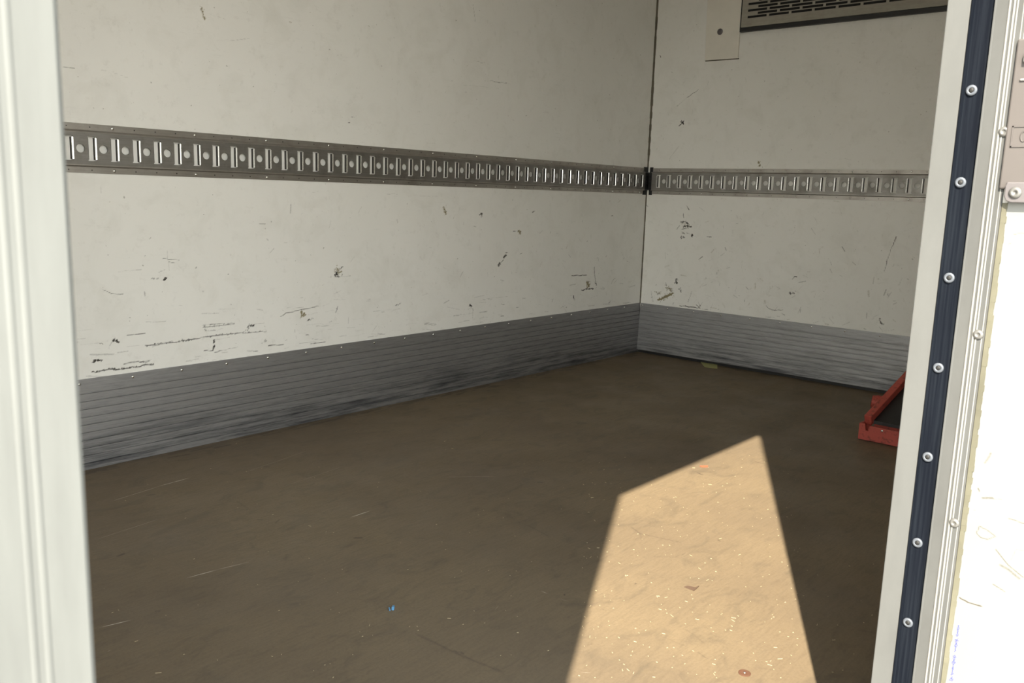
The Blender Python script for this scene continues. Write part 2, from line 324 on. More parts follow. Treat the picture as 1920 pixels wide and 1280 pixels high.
# kind: d = dark scuff, b = brown / olive stain.  points are read off the picture and dropped onto the wall they lie on
LM = [
 ('b',[(378,14),(381,26),(384,38)],3,.8),('d',[(377,17),(379,24)],1.8,.75),('d',[(338,34)],1.5,.5),('d',[(118,126),(140,128)],1,.5),('d',[(190,132),(215,136),(240,146)],1.1,.35),
 ('d',[(432,76),(468,72)],1.1,.4),('b',[(543,41),(546,43)],2,.5),('d',[(887,8),(889,22),(891,40)],1,.5),('d',[(673,68),(675,77)],1.4,.5),('d',[(888,114),(917,120)],1.1,.45),
 ('d',[(918,151),(950,156)],1.2,.6),('d',[(868,160),(900,162),(935,166)],1,.35),('d',[(653,230),(656,230)],1.8,1.),('d',[(659,219),(666,220)],1.2,.6),('d',[(643,236)],1.,.6),('d',[(960,225),(965,226)],1.3,.6),
 ('d',[(1097,194),(1098,198)],1.3,.6),('d',[(190,223)],1.2,.7),('d',[(1150,262),(1160,258)],2.2,.25),('d',[(602,160),(616,161)],1,.4),('d',[(565,185),(572,205)],4,.18),('d',[(363,35)],1.3,.4),('d',[(1128,62),(1136,50)],2,.25),
 ('d',[(188,346),(190,362)],1.5,.4),('d',[(160,423),(205,426)],1.4,.3),('d',[(163,429),(200,430)],1,.25),('d',[(396,371),(400,371)],1.3,.5),('d',[(314,470),(315,490),(317,508)],1.2,.38),('d',[(305,484),(318,486),(336,487)],1.1,.6),
 ('d',[(316,490),(328,493)],1.1,.6),('d',[(320,474),(338,474)],1,.45),('d',[(283,524),(290,521),(298,523)],2.6,.5),('d',[(308,525),(311,521)],2.4,.95),('d',[(297,511),(309,506)],1.6,.5),('d',[(269,480),(273,479)],1.8,.55),('d',[(368,500),(367,503)],1.7,.75),
 ('d',[(427,514),(429,514)],1.7,.8),('d',[(417,524)],1.4,.4),('d',[(222,509),(265,506)],1,.42),('d',[(193,543),(208,550),(231,551)],1,.6),('d',[(271,548),(274,556)],2.4,.5),('d',[(374,540),(376,549)],1.3,.5),('d',[(379,546),(384,547)],2.2,.4),
 ('d',[(172,462),(184,470)],3,.22),('d',[(437,446),(438,449)],1.2,.5),
 ('d',[(274,648),(300,644),(330,641),(372,634),(400,629)],2.6,.66),('d',[(398,629),(440,625),(500,621)],2,.6),('d',[(380,613),(400,612),(440,607)],3.6,.5),('d',[(380,609),(440,605)],1,.55),('d',[(383,620),(408,620)],2.6,.45),
 ('d',[(465,610),(476,610)],2.2,.85),('d',[(467,611),(464,620)],2.6,.6),('d',[(204,655),(205,647),(210,641)],1.6,.5),('d',[(210,639),(219,638),(225,642)],2.4,.95),('d',[(214,632),(216,638)],3,.3),('d',[(172,679),(182,676),(190,676)],2.6,.95),('d',[(165,672),(185,668)],3,.25),
 ('d',[(172,697),(195,695),(207,691),(225,692),(250,688),(288,683)],2,.85),('d',[(232,682),(250,679),(280,677)],1.5,.8),('d',[(268,678),(275,684)],2.4,.4),('d',[(238,628),(273,624)],1.1,.65),('d',[(150,646),(205,639)],1.2,.35),('d',[(260,649),(278,646)],2,.3),
 ('d',[(401,638),(402,648),(400,656)],2.2,.9),('d',[(400,657),(383,657)],1.5,.8),('d',[(385,643),(395,652)],6,.22),('d',[(402,660),(412,658)],1.3,.9),('d',[(412,658),(446,650)],1,.5),('d',[(492,643),(499,637)],2.8,.5),('d',[(475,659),(482,658)],1,.6),
 ('d',[(335,572),(342,572)],1.,.5),('d',[(402,588)],1.5,.5),('d',[(483,595)],1.4,.5),('d',[(492,583)],1.3,.5),('d',[(430,640),(490,632)],1.2,.25),('d',[(300,660),(380,650)],3,.16),
 ('d',[(526,593),(537,587),(555,583),(570,579),(598,574)],1.2,.65),('b',[(566,583),(566,590)],3.4,1.),('b',[(570,588),(566,591),(572,592)],3.2,1.),('d',[(564,580),(568,592)],1.4,.6),('d',[(577,601),(584,598),(589,597)],2.2,.72),('d',[(574,602),(584,600)],1,.5),
 ('d',[(633,574),(632,580),(629,586)],1.6,1.),('b',[(628,505),(638,508),(634,516)],6,.72),('d',[(629,517),(630,510),(634,517)],3,1.3),('d',[(627,518),(637,519)],1.6,.9),('d',[(639,504),(643,500)],1.6,1.),('d',[(641,513),(641,516)],1.3,.8),('d',[(634,520),(658,517)],1.2,.45),
 ('d',[(552,505),(555,513)],2.4,.28),('d',[(688,562),(695,561)],1.5,.7),('d',[(740,573),(748,571),(753,568)],2,.55),('d',[(700,584),(752,579)],1.,.45),('d',[(573,627),(579,628)],1.6,.75),('d',[(754,526),(756,531)],1.8,.4),('d',[(769,612),(771,620)],1.3,.6),('d',[(685,603),(688,603)],1.2,.5),
 ('d',[(503,648),(532,645)],1.3,.7),('d',[(582,644),(610,641)],1.6,.65),('d',[(585,635),(606,637)],1.6,.45),('d',[(635,630),(650,629)],1,.4),('d',[(690,632),(722,626)],1.6,.45),('d',[(760,598),(800,592)],2.4,.2),('d',[(762,607),(805,604)],1.3,.3),('d',[(771,566),(773,571)],1.6,.5),
 ('b',[(831,388),(833,394),(835,402)],3,.9),('d',[(830,388),(832,394)],1,.6),('d',[(836,378),(837,390)],1,.5),('d',[(854,402),(850,410)],1,.6),('d',[(870,415),(869,422)],1.3,.6),('d',[(899,404),(901,398),(905,405)],2,.78),('d',[(902,400),(903,408)],1.2,.9),
 ('d',[(998,399),(1002,396)],1.9,.75),('d',[(962,372),(961,376)],1.5,.6),('d',[(1012,405)],1.6,.6),('d',[(962,433),(967,433)],1.6,.9),('b',[(970,434),(977,434),(976,438)],2.6,1.),('d',[(969,433),(976,436)],1.6,.7),
 ('d',[(934,497),(936,493),(939,494)],3,.9),('d',[(939,492),(944,487)],1.3,.95),('d',[(943,483),(949,478)],2.8,.95),('d',[(948,474),(954,474)],1.1,.9),('d',[(975,476),(979,474)],1.3,.8),('d',[(804,498),(805,508)],1.6,.5),('d',[(818,430),(822,455)],3,.25),
 ('d',[(1072,517),(1086,516),(1100,516)],1.3,.9),('d',[(1114,500),(1115,515),(1117,528)],1.4,.9),('d',[(1115,530),(1120,536),(1116,542)],2,.7),('b',[(1101,529),(1104,533),(1102,538)],4.5,1.2),('d',[(1102,528),(1105,538)],2.8,.85),('d',[(1090,544),(1100,542),(1113,541)],1.9,1.),
 ('d',[(1075,555),(1077,563)],2,.95),('d',[(1146,532),(1150,523),(1156,521)],1.8,.55),('d',[(1151,530),(1157,524)],1.2,.5),('d',[(1092,412),(1092,416)],1.4,.75),('d',[(1146,405),(1149,404)],1.6,1.1),('d',[(1148,415),(1149,440)],1.4,.3),('d',[(1165,474),(1170,482),(1168,488)],3,.38),('d',[(1175,489),(1178,490)],1.5,.7),('d',[(1136,481),(1138,478)],1.4,.8),
 ('d',[(1141,568),(1146,563)],1.7,.6),('d',[(879,574),(884,573)],2.,1.2),('d',[(887,578),(886,598)],2,.42),('d',[(850,592),(886,587)],1.4,.5),('d',[(860,604),(880,600)],1.3,.45),('d',[(940,570),(948,571)],1.2,.85),('d',[(941,580),(941,592)],1.4,.5),('d',[(937,594),(944,592)],1.8,.85),('d',[(968,576),(974,575)],1.1,.6),('d',[(926,583)],1.5,.6),
 ('d',[(897,565),(920,558),(952,556)],1.1,.38),('d',[(1014,552),(1030,560),(1050,564)],1.1,.32),('d',[(1054,573),(1062,584)],1.7,.45),('d',[(1113,562)],1.4,.5),('d',[(724,363),(745,364)],1,.4),('d',[(775,366),(822,369)],1,.35),('d',[(988,514),(992,515)],1.5,.35),('d',[(815,530),(820,534)],2.2,.3),('d',[(1175,548),(1190,542)],3,.22),('d',[(744,410),(746,417)],1.4,.7),('d',[(757,435)],1.1,.6),('d',[(760,433),(775,436)],1,.3),('d',[(512,348),(518,351)],1.4,.4)]
RM = [
 ('d',[(1288,386),(1290,390),(1292,393)],1.8,1.),('d',[(1281,400),(1282,408)],1.8,1.),('d',[(1269,430),(1275,422)],1.6,.9),('d',[(1277,416),(1285,415),(1290,421)],2.8,.95),('d',[(1281,424),(1296,426)],3.2,.85),('d',[(1278,430),(1292,428)],1.8,.8),('b',[(1278,418),(1290,426)],4,.5),
 ('d',[(1279,437),(1284,438)],1.7,.9),('d',[(1288,437),(1290,437)],1.2,.8),('d',[(1276,446),(1282,445)],3.,.7),('d',[(1296,438),(1298,443)],2.4,.95),('d',[(1300,413),(1302,418)],1,.5),('d',[(1325,443),(1334,444)],1.8,.9),('d',[(1310,486),(1317,481)],1.3,1.),
 ('d',[(1357,420),(1357,428)],1,.5),('d',[(1341,435),(1356,435)],.9,.3),('d',[(1380,419),(1384,419)],1.3,.8),('d',[(1376,392),(1388,404)],.8,.25),('d',[(1245,440),(1248,432),(1255,431)],1,.4),('d',[(1269,524),(1269,532)],3.6,.85),('d',[(1275,540),(1277,548)],2.4,.7),('d',[(1249,531),(1249,535)],2,.6),('d',[(1252,511)],1.6,.6),
 ('b',[(1235,562),(1248,556),(1262,549)],5,.95),('b',[(1250,540),(1260,545)],4,.75),('b',[(1228,548),(1240,550)],3,.6),('d',[(1255,538),(1262,552)],2.4,.5),('d',[(1221,545),(1224,565)],2.2,.45),('d',[(1230,552),(1236,550)],2,.5),('d',[(1297,546),(1290,566)],1.1,.6),
 ('d',[(1274,573),(1285,574),(1298,576),(1313,577)],1.8,.85),('d',[(1305,571),(1312,577),(1317,567)],1.2,.8),('d',[(1316,579),(1328,581)],1.1,.7),('b',[(1345,511),(1352,503)],4,.4),('d',[(1344,512)],3,.5),('d',[(1352,497),(1356,484)],1,.4),('d',[(1392,490),(1391,505)],1.2,.4),('d',[(1360,500),(1372,490)],1,.35),
 ('d',[(1396,562),(1396,566)],1.8,.8),('d',[(1436,572),(1441,578)],1.2,.6),('d',[(1441,578),(1450,582),(1468,581)],1.4,.7),('d',[(1466,587),(1472,591)],1.7,.75),('d',[(1486,523),(1491,516),(1494,518)],1.7,1.),('d',[(1478,548),(1482,551),(1490,549)],2.8,.75),('b',[(1436,552),(1450,556)],3.5,.4),('b',[(1440,545),(1450,538)],4,.4),
 ('d',[(1681,443),(1674,461)],1.4,1.),('d',[(1673,461),(1662,490)],.9,.6),('d',[(1663,490),(1658,508)],1.4,1.),('d',[(1677,494),(1673,500)],1.3,.8),('d',[(1681,443),(1692,434),(1722,424)],1.3,.35),('d',[(1706,440),(1700,450)],2,.3),('d',[(1514,509),(1520,509)],1.4,.7),('d',[(1649,597),(1652,604),(1657,610)],2.8,.75),('d',[(1648,612),(1656,622)],1.6,.45),('d',[(1665,620),(1676,618)],1.5,.5),
 ('d',[(1664,552),(1667,553)],2.2,.5),('b',[(1538,583),(1543,565)],1.2,.6),('b',[(1537,561),(1548,560),(1551,568),(1543,574)],1.2,.5),('d',[(1536,470),(1541,470)],1.8,.3),('d',[(1540,609),(1543,610)],1.3,.7),('d',[(1575,391),(1579,402)],1,.4),('d',[(1560,399),(1582,400)],1,.3),
 ('d',[(1310,167),(1304,173),(1297,177),(1288,183)],1.2,.7),('d',[(1288,183),(1270,199)],1,.5),('d',[(1265,202),(1270,198)],1.6,.5),('d',[(1329,152),(1324,166)],1.2,.45),('d',[(1273,236),(1278,231),(1282,227)],1.7,1.4),('d',[(1277,226),(1281,232)],2.2,1.2),('d',[(1273,222),(1280,222)],1,.6),('d',[(1274,228),(1275,236)],1,.4),('d',[(1259,135),(1261,136)],1.3,.7),
 ('d',[(1273,274),(1255,298)],.9,.55),('d',[(1327,262),(1341,263)],1.2,.45),('b',[(1421,304),(1426,305),(1424,313)],2.2,1.),('d',[(1385,203),(1392,204)],1.4,.35),('d',[(1406,169),(1400,178)],1,.4),('d',[(1251,210),(1254,216)],1.6,.35),('d',[(1237,104),(1239,108)],1.8,.9),('b',[(1330,120),(1350,122)],3,.18),
 ('d',[(1584,297),(1596,300)],1,.4),('d',[(1648,239),(1653,236)],1,.5),('d',[(1400,470),(1395,480)],2,.25),('d',[(1480,395),(1484,400)],1.4,.3),('d',[(1550,423),(1556,422)],1.5,.35)]
FM = [([(277,928),(288,927)],4,.75),([(496,875),(504,875)],4,.7),([(222,1042),(232,1038)],5,.75),([(483,974),(492,974)],3.5,.65),([(666,1008),(678,1008)],5.5,.65),([(1009,904),(1016,904)],4,.75),([(516,980),(524,974)],3,.6),([(291,1145),(299,1145)],3.5,.6),
 ([(785,1190),(820,1207),(850,1222),(900,1243),(940,1258)],5.5,.5),([(850,1220),(870,1224)],4,.6),([(990,985),(1010,995),(1030,1006)],3.5,.45),([(867,1107),(874,1107)],4.5,.5),([(1040,1080),(1046,1080)],3,.6),([(1079,1055),(1086,1054)],4,.35),([(732,1084),(742,1086)],3.5,.4),
 ([(350,1022),(370,1018)],3.5,.3),([(500,1105),(518,1098)],4.5,.4),([(445,940),(465,953)],4,.4),([(580,912),(590,905)],3,.4),([(890,872),(915,870)],4,.4),([(1058,1115)],2.2,1.1),([(1066,1157)],2.4,1.),
 ([(1184,988),(1200,1000),(1215,1003),(1245,1010),(1275,1016)],3,.55),([(1200,1000),(1203,1012)],3,.4),([(1225,1043),(1265,1044),(1285,1037)],3,.5),([(1325,1101),(1330,1095)],2,.4),([(1286,1180),(1302,1190),(1320,1206)],3,.45),([(1308,1222),(1325,1234)],3.5,.5),([(1230,1187),(1290,1213)],2,.35),
 ([(1322,1177),(1330,1172)],4,.4),([(1190,1094),(1192,1093)],2.6,.9),([(1128,1142),(1131,1142)],3,.7),([(1346,1012),(1350,1014)],3,.7),([(1416,865),(1432,869)],1.3,.9),([(1308,886),(1317,890)],1.3,1.1),([(1370,890),(1378,891)],1.6,.7),([(1420,960),(1432,968)],4,.3),([(1415,1250),(1450,1256)],4,.35),
 ([(1395,1085),(1425,1080)],5,.25),([(1380,1120),(1397,1106)],2,.4),([(1456,1080),(1420,1090)],5,.2),([(1201,1005),(1215,968)],9,.12),([(1270,1256),(1300,1262)],6,.18),([(1275,940),(1330,965)],9,.12)]

def stroke_list(marks, onfn, arrs, U, V, scale_fn):
    for kind, pts, w, k in marks:
        q = [onfn(*p) for p in pts]
        ws = scale_fn(q[0]); hw = w*ws*(.62 if kind == 'd' else .9)
        q = np.array(q)
        if len(q) > 1:      # roughen the path
            seg = np.hypot(*(q[1:]-q[:-1]).T); n = max(2, int(seg.sum()/(6*ws)))
            cum = np.concatenate([[0], np.cumsum(seg)]); tt = np.linspace(0, cum[-1], n+1)
            q = np.stack([np.interp(tt, cum, q[:, 0]), np.interp(tt, cum, q[:, 1])], -1)
            q[1:-1] += rng.normal(0, .32*ws+.12*hw, q[1:-1].shape)
        fat = w >= 1.9; long_ = len(q) > 1 and np.hypot(*(q[-1]-q[0])) > 18*ws
        for a_, b_ in zip(q[:-1], q[1:]) if len(q) > 1 else [(q[0], q[0]+1e-4)]:
            paint(arrs[kind], U, V, [a_, b_], max(hw*(.55 if fat else .85)*rng.uniform(.6, 1.15), .0019), k*(rng.uniform(.85, 1.05) if long_ else rng.uniform(.5, .95)*(.62 if fat else 1.)))
        if fat:
            ln = np.hypot(*(q[-1]-q[0])) if len(q) > 1 else 0
            for _ in range(int(6+(ln+2*hw)*2*hw/(ws*ws)*(.15 if long_ else .34))):
                j = rng.integers(0, max(1, len(q)-1)); f_ = rng.random(); c_ = q[j]*(1-f_)+q[min(j+1, len(q)-1)]*f_ + rng.normal(0, hw*.62, 2)
                a_ = rng.uniform(0, math.pi); l_ = rng.uniform(.3, 1.6)*ws
                paint(arrs[kind], U, V, [c_, c_+l_*np.array([math.cos(a_), math.sin(a_)])], max(rng.uniform(.5, 1.1)*ws, .0019), k*rng.uniform(.45, 1.15))

# --- far side wall ("left" in the picture)
us = np.concatenate([[XB, 0.], np.arange(.82, L-.001, .0031), [L]]); vs2 = np.concatenate([np.arange(.235, 1.45, .0031), [HC]]); vs2 = np.concatenate([[0.], vs2])
me, U, V = grid('wall_left', us, vs2, lambda U, V: (U, np.full_like(U, D), V), M_wall)
A = {'d': np.zeros_like(U), 'b': np.zeros_like(U)}
stroke_list(LM, onL, A, U, V, lambda q: math.hypot(math.hypot(q[0], D), q[1]-CAM.z)/F)
# rubbed grime just above the kick plate and in the corner
def scatter(arr, U, V, n, ur, vr, horiz, kr=(.2, .5), wr=(.0016, .0035), lr=(.006, .05)):
    for _ in range(n):
        u = rng.uniform(*ur); v = vr[0]+(vr[1]-vr[0])*rng.random()**1.8; l = rng.uniform(*lr)
        a = rng.normal(0, .12) if horiz else rng.uniform(0, math.pi)
        paint(arr, U, V, [(u, v), (u+l*math.cos(a), v+l*math.sin(a))], rng.uniform(*wr), rng.uniform(*kr))
scatter(A['d'], U, V, 150, (.85, 3.5), (.25, .42), True, (.15, .42), lr=(.01, .07))
scatter(A['d'], U, V, 130, (1.4, 3.5), (.27, .75), False, (.15, .45), lr=(.002, .03))
scatter(A['d'], U, V, 50, (.9, 3.5), (.9, 1.35), True, (.12, .3), lr=(.002, .05))
scatter(A['b'], U, V, 60, (2.6, 3.5), (.3, 1.2), False, (.2, .4), (.003, .008), (.003, .03))
set_attr(me, 'grime', A['d']); set_attr(me, 'stain', A['b'])
wall_left = bpy.data.objects.new('wall_left', me); C.objects.link(wall_left); tag(wall_left, 'scuffed white side wall with the long slotted rail', 'wall', kind='structure')

# --- front bulkhead
us = np.concatenate([[YI, .8], np.arange(.86, D-.001, .0031), [D]])
me, U, V = grid('wall_front', us, vs2, lambda U, V: (np.full_like(U, L), U, V), M_wall)
A = {'d': np.zeros_like(U), 'b': np.zeros_like(U)}
stroke_list(RM, onR, A, U, V, lambda q: math.hypot(math.hypot(q[0], L), q[1]-CAM.z)/F)
scatter(A['d'], U, V, 190, (.9, 2.24), (.25, .75), False, (.15, .48), lr=(.002, .035))
scatter(A['d'], U, V, 60, (.9, 2.24), (.9, 1.4), False, (.12, .32), lr=(.002, .03))
scatter(A['b'], U, V, 90, (.9, 2.24), (.25, .8), False, (.2, .45), (.003, .010), (.003, .03))
set_attr(me, 'grime', A['d']); set_attr(me, 'stain', A['b'])
wall_front = bpy.data.objects.new('wall_front', me); C.objects.link(wall_front); tag(wall_front, 'scuffed white front bulkhead under the grille', 'wall', kind='structure')

# --- floor
M_floor = floor_material()
us = np.concatenate([[XB, .2], np.arange(.5, L, .0042), [L]]); vsf = np.concatenate([[.2, .24], np.arange(.30, D-.001, .0042), [D]])
me, U, V = grid('floor', us, vsf, lambda U, V: (U, V, np.zeros_like(U)), M_floor)
A = np.zeros_like(U)
for pts, w, k in FM:
    q = [onF(*p) for p in pts]; ws = math.hypot(math.hypot(*q[0]), CAM.z)/F
    paint(A, U, V, q, max(w*ws*.8, .0025), k)
for _ in range(420):
    u = rng.uniform(.5, 3.5); v = rng.uniform(.35, 2.2); a = rng.uniform(0, math.pi); l = rng.uniform(.002, .03)
    paint(A, U, V, [(u, v), (u+l*math.cos(a), v+l*math.sin(a))], rng.uniform(.0025, .006), rng.uniform(.12, .4))
for _ in range(260):    # dirt gathered along the wall foot
    u = rng.uniform(.8, 3.5); v = D-.012-abs(rng.normal(0, .02)); paint(A, U, V, [(u, v), (u+rng.uniform(.01, .07), v+rng.normal(0, .004))], rng.uniform(.004, .010), rng.uniform(.3, .7))
for _ in range(120):
    v = rng.uniform(.4, 2.2); u = L-.012-abs(rng.normal(0, .02)); paint(A, U, V, [(u, v), (u+rng.normal(0, .004), v+rng.uniform(.01, .07))], rng.uniform(.004, .010), rng.uniform(.3, .7))
set_attr(me, 'grime', A)
floor = bpy.data.objects.new('floor', me); C.objects.link(floor); tag(floor, 'brown worn plywood load floor with a sunlit patch', 'floor', kind='structure')

# --- ceiling, near side wall with the doorway, outer skin
b = MB(); b.box((XB, YO, HC), (L+.05, D+.05, HC+.05)); tag(b.build('ceiling', M_ceiling), 'white ceiling', 'ceiling', kind='structure')
b = MB()
b.box((XB, YO, 0), (XL-.045, YI, HC)); b.box((XR+.0125, YO, 0), (L, YI, HC)); b.box((XL-.045, YO, HD+.03), (XR+.0125, YI, HC))
tag(b.build('wall_right', M_white), 'white near side wall pierced by the side doorway', 'wall', kind='structure')
b = MB(); b.box((XB, D+.004, -.05), (L+.05, D+.05, HC)); b.box((L+.004, YO, -.05), (L+.05, D+.05, HC)); b.box((XB, YO, -.08), (L+.05, D+.05, -.004))
tag(b.build('trim_4', M_white), 'outer skin of the box body', 'wall', kind='structure')
b = MB(); b.quad((-30, -30, -.95), (30, -30, -.95), (30, 30, -.95), (-30, 30, -.95)); tag(b.build('ground', M_asphalt), 'asphalt yard outside', 'ground', kind='structure')

b = MB(); b.box((XB-.05, YO, -.05), (XB, 1.25, HC+.05)); b.box((XB-.05, 1.25, 1.25), (XB, D+.05, HC+.05)); tag(b.build('wall_back', M_white), 'unseen white rear end of the body with a hatch opening added for daylight', 'wall', kind='structure')  # hatch is out of view, opened and sized to let daylight in
# doorway frame: aluminium extrusion on the near (left) jamb, ribs running vertically
def ribbed_profile_x(x1, x0, y_face, ribs):
    """profile outline in XY, face toward -Y at y_face, from x1 (doorway edge) to x0"""
    pts = [(x1, YI+.002), (x1, y_face+.0022), (x1-.0006, y_face+.0008), (x1-.0018, y_face)]
    for c in ribs: pts += [(c+.0010, y_face), (c+.0004, y_face-.0002), (c-.0004, y_face-.0002), (c-.0010, y_face)]
    pts += [(x0, y_face), (x0, YI+.002)]
    return pts
rb = [XL-.0125, XL-.0160, XL-.026, XL-.034]
b = MB(); b.prism([(x, y, -.05) for x, y in ribbed_profile_x(XL, XL-.045, YO-.001, rb)], (0, 0, HD+.05+.03))
tag(b.build('trim_1', M_frame), 'pale ribbed frame post at the left edge of the doorway', 'door frame', kind='structure')
b = MB(); b.box((XL, YO-.001, HD), (XR, YI+.002, HD+.03)); tag(b.build('trim_3', M_frame, bevel=.002), 'pale head of the door frame', 'door frame', kind='structure')
# far (right) jamb lining
b = MB(); b.box((XR, .2462, -.03), (XR+.012, YI+.0008, HD)); tag(b.build('trim_2', M_jamb, bevel=.0008), 'pale inner strip of the right door jamb', 'door frame', kind='structure')
# sill
b = MB(); b.box((XL, YO-.012, -.05), (XR, YO+.02, .0005)); tag(b.build('trim_5', M_prof), 'aluminium door sill', 'door sill', kind='structure')
# corner sealant between the two walls
b = MB(); pts = []
segs = 60
for i in range(segs):
    z0 = .24+(HC-.24)*i/segs; z1 = .24+(HC-.24)*(i+1)/segs; w = .006+.003*rng.random() if z0 > .9 else .004+.001*rng.random()
    b.prism([(L, D, z0), (L-w, D, z0), (L, D-w, z0)], (0, 0, z1-z0))
tag(b.build('trim_6', M_corner), 'dirty sealant bead in the wall corner', 'sealant', kind='structure')

# ------------------------------------------------------------ opened door leaf with rubber seal and hinge
XD = XR
leaf_y1 = .1918
door = empty('door_1', (XD, .22, 0), label='opened side door leaf with scuffed white face and riveted aluminium edge', cat='door', kind='structure')
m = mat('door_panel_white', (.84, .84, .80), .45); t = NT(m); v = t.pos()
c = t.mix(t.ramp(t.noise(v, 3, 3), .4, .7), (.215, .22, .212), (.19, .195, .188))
g = t.attr('grime'); br = t.noise(v, 420, 4, .7)
c = t.mix(t.math('MULTIPLY', t.ramp(t.math('SUBTRACT', g, t.math('MULTIPLY', br, .5)), -.02, .35), t.ramp(g, 0, .7)), c, (.06, .05, .036))
t.color(c); M_door = m
zs = np.concatenate([[-.03], np.arange(.12, 1.05, .0013), [HD]]); ys = np.concatenate([[-.68], np.arange(.09, leaf_y1, .0013), [leaf_y1]])
me, U, V = grid('door_panel', ys, zs, lambda U, V: (np.full_like(U, XD+.0015), U, V), M_door)
A = np.zeros_like(U)
DM = [([(1900,440),(1915,436),(1920,438)],1,.5),([(1890,458),(1896,455)],1,.5),([(1876,562),(1880,563)],1.2,.35),([(1898,567),(1905,564)],1.5,.4),([(1869,667),(1872,667)],1.2,.4),
 ([(1846,868),(1852,860),(1857,850)],2.5,.5),([(1833,915),(1836,922)],1.6,.6),([(1841,934),(1860,934)],2.2,.6),([(1860,935),(1877,937)],1,.5),([(1825,956),(1829,957)],1.2,.5),([(1890,972),(1920,982)],1,.6),([(1889,972),(1884,985),(1876,998)],2.5,.22),
 ([(1836,987),(1850,994),(1866,1006),(1850,1012),(1838,1008),(1830,1000),(1836,987)],1,.6),([(1866,1030),(1890,1060),(1918,1083)],1.1,.6),([(1875,1060),(1890,1068),(1910,1085)],3,.5),([(1895,1050),(1905,1030),(1920,1033)],1.6,.4),([(1860,1095),(1884,1110)],1.2,.6),
 ([(1798,1121),(1815,1130),(1840,1137)],1.4,.8),([(1803,1086),(1835,1092)],.8,.3),([(1808,1215),(1812,1217)],1,.4),([(1895,1260),(1892,1280)],2,.3),([(1905,890),(1915,893)],1.,.3),([(1910,1186),(1915,1180)],1,.3)]
for pts, w, k in DM:
    paint(A, U, V, [onJ(*p) for p in pts], max(w*.0007, .0009), k)
for _ in range(60):
    u = rng.uniform(.09, .185); v_ = rng.uniform(.15, 1.); paint(A, U, V, [(u, v_), (u+rng.normal(0, .004), v_+rng.normal(0, .004))], .0009, rng.uniform(.1, .3))
set_attr(me, 'grime', A)
o = bpy.data.objects.new('door_panel', me); C.objects.link(o); o.parent = door; o.matrix_parent_inverse = Matrix.Translation(-door.location)
b = MB(); b.box((XD+.0025, -.68, -.03), (XD+.045, .20, HD)); b.build('door_core', M_white, door)
def yz_strip(name, pts, z0, z1, m, parent, bevel=0):
    b = MB(); b.prism([(x, y, z0) for x, y in pts], (0, 0, z1-z0)); return b.build(name, m, parent, bevel)
# rubber seal in a shallow channel, with a raised lip on its inner side
seal = yz_strip('rubber_seal', [(XD+.012, .2466), (XD+.003, .2466), (XD-.001, .2452), (XD-.0012, .2438), (XD+.003, .2428), (XD+.003, .2246), (XD+.012, .2246)], -.03, HD, M_rubber, door)
seal['label'] = 'black rubber seal held by washered screws'
# aluminium edge profile with vertical ribs
def rib(c, h=.0016, w=.0011): return [(XD, c+w), (XD-h, c+w*.45), (XD-h, c-w*.45), (XD, c-w)]
prof = [(XD+.030, .2246), (XD-.0005, .2246), (XD-.0005, .2236), (XD, .2230)] + [(XD, .1985), (XD+.0004, .1966), (XD+.030, .1966)]
pr = yz_strip('edge_profile', prof, -.03, HD, M_prof, door); pr['label'] = 'ribbed aluminium edge profile'
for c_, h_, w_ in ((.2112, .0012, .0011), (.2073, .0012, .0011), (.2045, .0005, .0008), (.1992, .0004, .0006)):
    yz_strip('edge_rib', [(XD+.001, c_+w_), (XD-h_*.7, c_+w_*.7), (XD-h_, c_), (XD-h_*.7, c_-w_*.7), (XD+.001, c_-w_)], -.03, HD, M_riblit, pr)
# uneven sealant bead
b = MB(); n = 120
for i in range(n):
    z0 = -.03+(.76+.03)*i/n; z1 = -.03+(.76+.03)*(i+1)/n; w = .0042+.0014*rng.random()
    b.prism([(XD+.002, .1972, z0), (XD-.0006-.0006*rng.random(), .1960, z0), (XD-.0004, .1966-w, z0), (XD+.002, .1960-w, z0)], (0, 0, z1-z0))
s_ = b.build('sealant_bead', M_seal, door); s_['label'] = 'yellowed sealant bead'
# washers with screws down the seal
def washer_screw():
    b = MB(); c = (XD+.003, .2367, .0); b.lathe(c, (-1, 0, 0), [(.0052, 0), (.0054, .0012), (.0047, .0022), (.0026, .0024), (.0022, .0014)], 24)
    w = b.build('washer', M_zinc, door, smooth=True)
    b = MB(); b.lathe(c, (-1, 0, 0), [(.0025, .001), (.0025, .0022), (.0012, .0026)], 12); s2 = b.build('screw', M_dark, w, smooth=True)
    return w, s2
w0, s0 = washer_screw()
w0.parent = door; w0.matrix_parent_inverse = Matrix.Translation(-door.location)
s0.parent = w0; s0.matrix_parent_inverse = Matrix.Identity(4)
s0.matrix_parent_inverse = Matrix.Identity(4)
wz = [.8698+.0935, .8698, .7792, .6819, .5865, .4886, .3909, .2966, .2010]
for i, z in enumerate(wz):
    if i == 0: w = w0; w.location.z = z
    else:
        w = w0.copy(); C.objects.link(w); w.location.z = z; s2 = s0.copy(); C.objects.link(s2); s2.parent = w
b = MB(); b.lathe((XD, .2026, 0), (-1, 0, 0), [(.0052, 0), (.0050, .0012), (.0036, .0024), (.0020, .0028), (.0016, .0020), (.0008, .0019)], 24)
r0 = b.build('rivet', M_rivet, door, smooth=True)
for i, z in enumerate([1.0300, .8286, .6270, .4243, .2220]):
    r_ = r0 if i == 0 else r0.copy()
    if i: C.objects.link(r_)
    r_.location.z = z
